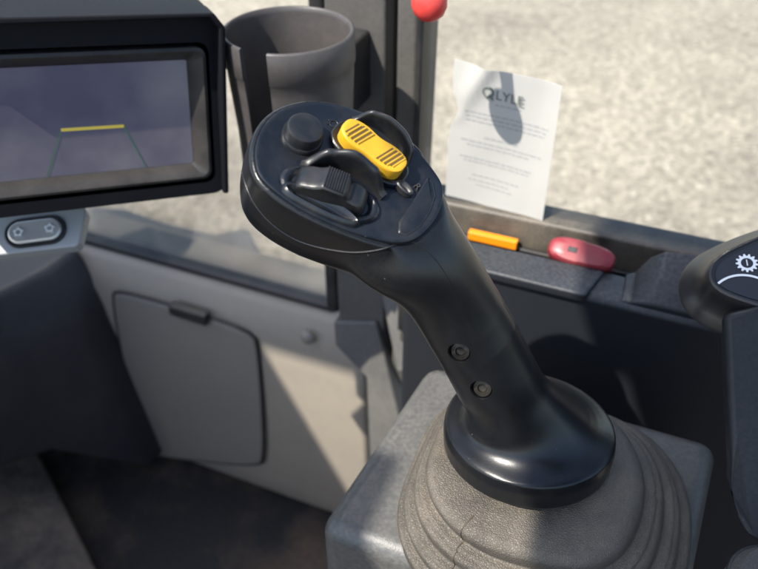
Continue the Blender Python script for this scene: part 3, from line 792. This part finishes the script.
put('switch_well', loft([pillring(L_, .0105, -.003), pillring(L_, .0105, .0012), pillring(L_ - .0008, .0098, .0020), pillring(L_ - .0022, .0084, .0018), pillring(L_ - .0026, .0080, -.001)]), M['rubber'], swp)
sw = put('rocker_switch', loft([pillring(L_ - .0028, .0078, -.002), pillring(L_ - .0028, .0078, .0026), pillring(L_ - .0040, .0066, .0036), pillring(L_ - .008, .0025, .0030)]), M['silver'], swp)
icons = []
for s in (-1, 1):
    ic = c_ + ea * s * L_ * .50 + sN * .0041
    icons.append(tube([ic + (ea * math.cos(t * math.tau / 16) + eb * math.sin(t * math.tau / 16)) * .0022 for t in range(16)], .0005, 6, True))
    for t in (0.2, 1.5, 2.7, 4.0, 5.2):
        dd = ea * math.cos(t) + eb * math.sin(t); icons.append(tube([ic + dd * .0024, ic + dd * .0034], .0005, 6))
put('symbol', join(*icons), M['white'], sw)

# ================================================================== LOWER CAB WALL with access door, and the lower window
YP = .54
zs = P(325, 300, y=YP + .036).z
xL = P(98, 300, y=YP).x; xR = P(366, 380, y=YP).x
zf = -.64
zb = P(200, 478, y=YP).z
kick = thing('kick_panel', Vector(((xL + xR) / 2, YP, zf)), 'grey lower cab wall with access door below the low window', 'cab wall')
prof_w = [(.0, zs - .004), (-.016, zs - .010), (-.026, zs - .030), (-.034, zs - .052), (-.036, zs - .10), (-.032, zb + .06), (-.022, zb + .012), (.010, zb), (.03, zb - .06), (.06, zb - .06), (.06, zs - .004)]
g = loft([[Vector((x, YP + .036 + dy, z)) for dy, z in prof_w] for x in (xL - .25, xL, (xL + xR) / 2, xR)])
put('wall_shell', g, M['wall'], kick, bevel=.008, seg=4)
def KP(px, py, off=0.0): return P(px, py, y=YP - off)
dr = [(112, 296), (120, 290), (250, 330), (259, 345), (265, 455), (258, 466), (150, 454), (142, 445)]
do = resample(chaikin([KP(*p) for p in dr], 3), 90)
door = put('access_door', loft([[p + YA * (-h) for p in inset(do, YA, d)] for h, d in [(-.01, 0), (.0015, 0), (.0032, .0008), (.0038, .0025), (.0040, .006)]]), M['wallclean'], kick)
gv = [p - YA * .0010 for p in inset(do, YA, -.0022)]
put('door_gap', tube(gv, .0019, 8, True), M['rubber'], kick)
lq = [KP(173, 300), KP(210, 311), KP(211, 321), KP(174, 309)]
put('latch', loft([lq, [p - YA * .012 for p in lq]]), M['rubber'], door, bevel=.002)
bq = KP(307, 338)
put('bolt', lathe(bq + YA * .002, -YA, [(.009, 0), (.009, .003), (.006, .006), (.001, .007)], 24), M['wallclean'], kick)
# low window
lw = thing('low_window', Vector(((xL + xR) / 2, YP + .03, zs)), 'dusty low window pane between monitor and pillar', 'window')
xg = P(330, 250, y=YP + .03).x
put('glass', wbox(xL - .6, xg, YP + .03, YP + .035, zs - .01, .9), M['dirtyglass'], lw)
put('gasket', wbox(xL - .6, xg + .004, YP + .024, YP + .042, zs - .006, zs + .003), M['rubber'], lw, bevel=.003)
# ================================================================== DASHBOARD at the left
dx = P(100, 320, y=YP - .01).x
dsh = thing('dashboard', Vector((dx - .1, .45, zf)), 'dark dashboard body below the monitor at left', 'dashboard')
d_pts = [(dx + .005, .555), (dx + .0, .50), (dx - .03, .42), (dx - .07, .30), (dx - .11, .16), (dx - .5, .16), (dx - .5, .555)]
g = loft([[Vector((x + (.03 if i < 2 else -.02), y, (-.61, -.60, -.50, -.43, -.40, -.40, -.61)[i])) for i, (x, y) in enumerate(d_pts)], [Vector((x, y, -.30)) for x, y in d_pts], [Vector((x - .01, y, zs - .045)) for x, y in d_pts], [Vector((x - .03, y, zs - .004)) for x, y in d_pts]])
put('body', g, M['dash'], dsh, bevel=.010, seg=4)
put('monitor_mount', wbox(mo.x - .46, mo.x - .38, mo.y + .015, mo.y + .06, zs - .03, mo.z + .02), M['dash'], dsh, bevel=.006)

# ================================================================== FLOOR
fl_ = put('cab_floor', wbox(-1.3, .8, -.6, .60, zf - .03, zf), M['floor']); tag(fl_, 'dirty black rubber cab floor', 'floor', kind='structure')
ms = [P(-60, 330, z=zf + .03), P(6, 392, z=zf + .03), P(52, 480, z=zf + .03), P(97, 572, z=zf + .03), P(120, 640, z=zf + .03), P(-120, 640, z=zf + .03)]
pm = put('foot_pedal', loft([[p - Z * .028 for p in ms], ms]), M['mat'], bevel=.004); tag(pm, 'worn brown foot pedal plate at lower left', 'pedal')
# seat corner at lower right
so = P(784, 588, d=.30)
seat = thing('seat_cushion', so, 'grey fabric seat corner at lower right edge', 'seat')
put('cushion', lathe(so - Z * .05, Z, [(.012, 0), (.020, .004), (.022, .03), (.021, .046), (.017, .052), (.001, .054)], 48), M['seat'], seat)
put('piping', tube([so + Z * -.004 + (XA * math.cos(t * math.tau / 40) + YA * math.sin(t * math.tau / 40)) * .0205 for t in range(40)], .0012, 8, True), M['podside'], seat)

# ================================================================== OUTSIDE
GZ = -1.55
def ground_mat():
    m = bpy.data.materials.new('gravel_ground'); m.use_nodes = True; nt = m.node_tree; N = nt.nodes; L = nt.links; b = N['Principled BSDF']
    b.inputs['Roughness'].default_value = .9
    tc = N.new('ShaderNodeTexCoord')
    n1 = N.new('ShaderNodeTexNoise'); n1.inputs['Scale'].default_value = 46; n1.inputs['Detail'].default_value = 8; n1.inputs['Roughness'].default_value = .7
    n2 = N.new('ShaderNodeTexNoise'); n2.inputs['Scale'].default_value = .9; n2.inputs['Detail'].default_value = 4
    v = N.new('ShaderNodeTexVoronoi'); v.inputs['Scale'].default_value = 30
    for q in (n1, n2, v): L.new(tc.outputs['Object'], q.inputs['Vector'])
    cr_ = N.new('ShaderNodeValToRGB'); e = cr_.color_ramp.elements
    e[0].position = .28; e[0].color = (.10, .085, .062, 1); e[1].position = .70; e[1].color = (.56, .48, .355, 1)
    e.new(.5).color = (.39, .335, .245, 1)
    L.new(n1.outputs['Fac'], cr_.inputs[0])
    mx = N.new('ShaderNodeMix'); mx.data_type = 'RGBA'; mx.blend_type = 'MULTIPLY'; mx.inputs[0].default_value = .45
    bw_ = N.new('ShaderNodeRGBToBW'); L.new(v.outputs['Color'], bw_.inputs[0]); L.new(cr_.outputs[0], mx.inputs[6]); L.new(bw_.outputs[0], mx.inputs[7])
    hs = N.new('ShaderNodeHueSaturation'); hs.inputs['Saturation'].default_value = .85; hs.inputs['Value'].default_value = 1.15
    L.new(mx.outputs[2], hs.inputs['Color'])
    mr = N.new('ShaderNodeMapRange'); mr.inputs[1].default_value = .3; mr.inputs[2].default_value = .7; mr.inputs[3].default_value = .72; mr.inputs[4].default_value = 1.12
    L.new(n2.outputs['Fac'], mr.inputs[0])
    m3 = N.new('ShaderNodeMix'); m3.data_type = 'RGBA'; m3.blend_type = 'MULTIPLY'; m3.inputs[0].default_value = 1
    L.new(hs.outputs[0], m3.inputs[6]); L.new(mr.outputs[0], m3.inputs[7]); vp = N.new('ShaderNodeTexVoronoi'); vp.inputs['Scale'].default_value = 16; L.new(tc.outputs['Object'], vp.inputs['Vector'])
    pr = N.new('ShaderNodeMapRange'); pr.inputs[1].default_value = .16; pr.inputs[2].default_value = .24; pr.inputs[3].default_value = 1; pr.inputs[4].default_value = 0; L.new(vp.outputs['Distance'], pr.inputs[0])
    bw2 = N.new('ShaderNodeRGBToBW'); L.new(vp.outputs['Color'], bw2.inputs[0])
    gt = N.new('ShaderNodeMath'); gt.operation = 'GREATER_THAN'; gt.inputs[1].default_value = .62; L.new(bw2.outputs[0], gt.inputs[0])
    mm = N.new('ShaderNodeMath'); mm.operation = 'MULTIPLY'; L.new(pr.outputs[0], mm.inputs[0]); L.new(gt.outputs[0], mm.inputs[1])
    m4 = N.new('ShaderNodeMix'); m4.data_type = 'RGBA'; m4.inputs[7].default_value = (.55, .50, .41, 1)
    L.new(mm.outputs[0], m4.inputs[0]); L.new(m3.outputs[2], m4.inputs[6]); L.new(m4.outputs[2], b.inputs['Base Color'])
    bp = N.new('ShaderNodeBump'); bp.inputs['Strength'].default_value = .8; bp.inputs['Distance'].default_value = .02
    L.new(n1.outputs['Fac'], bp.inputs['Height']); L.new(bp.outputs[0], b.inputs['Normal'])
    return m
g = ([Vector((-400, -400, GZ)), Vector((400, -400, GZ)), Vector((400, 400, GZ)), Vector((-400, 400, GZ))], [[0, 1, 2, 3]])
gr_ = put('ground', g, ground_mat()); tag(gr_, 'pale tan gravel ground outside the cab', 'ground', kind='structure')
# grey slab added outside the low window to imitate its shaded patch
dz = -.32
dk = [P(a, b, z=dz) for a, b in [(20, 240), (92, 205), (125, 207), (170, 222), (215, 232), (248, 226), (264, 256), (284, 306), (230, 330), (60, 280)]]
xmx = P(252, 240, y=.64).x
dk = [Vector((min(p.x, xmx + max(0, .66 - max(p.y, .605)) * .5), max(p.y, .605), p.z)) for p in dk]
dp = put('shade_patch_slab', loft([[p - Z * .06 for p in dk], dk]), M['shade_slab'], bevel=.01); tag(dp, 'grey slab added outside the low window in place of a shaded patch', 'shade_slab')

# ================================================================== LIGHT, WORLD, CAMERA
EL = R(52); AZ = R(55)     # azimuth of travel, to the right of camera forward
tr = (RT * math.sin(AZ) + FW * math.cos(AZ)) * math.cos(EL) - Z * math.sin(EL)
sd_ = bpy.data.lights.new('Sun', 'SUN'); sd_.energy = 4.5; sd_.angle = R(.55); sd_.color = (1, .94, .84)
so_ = bpy.data.objects.new('Sun', sd_); COL.objects.link(so_); so_.rotation_euler = tr.to_track_quat('-Z', 'Y').to_euler(); so_.location = (-2, -2, 4)
w = bpy.data.worlds.new('World'); SC.world = w; w.use_nodes = True
nt = w.node_tree; bg = nt.nodes['Background']; sky = nt.nodes.new('ShaderNodeTexSky'); sky.sky_type = 'NISHITA'; sky.sun_disc = False
sky.sun_elevation = EL; s = -tr; sky.sun_rotation = math.atan2(s.x, s.y)
nt.links.new(sky.outputs[0], bg.inputs[0]); bg.inputs[1].default_value = .15
cd = bpy.data.cameras.new('Camera'); co = bpy.data.objects.new('Camera', cd); COL.objects.link(co)
cd.sensor_width = 36; cd.sensor_fit = 'HORIZONTAL'; cd.lens = 36 * FPX / W; cd.clip_start = .01; cd.clip_end = 2000
mw = Matrix((RT, UPV, -VIEW)).transposed().to_4x4(); mw.translation = CAM; co.matrix_world = mw
cd.dof.use_dof = True; cd.dof.focus_distance = .325; cd.dof.aperture_fstop = 10.5
SC.camera = co
SC.view_settings.view_transform = 'Standard'; SC.view_settings.look = 'None'; SC.view_settings.exposure = 1.05; SC.view_settings.gamma = 1
SC.cycles.max_bounces = 8; SC.cycles.transparent_max_bounces = 12
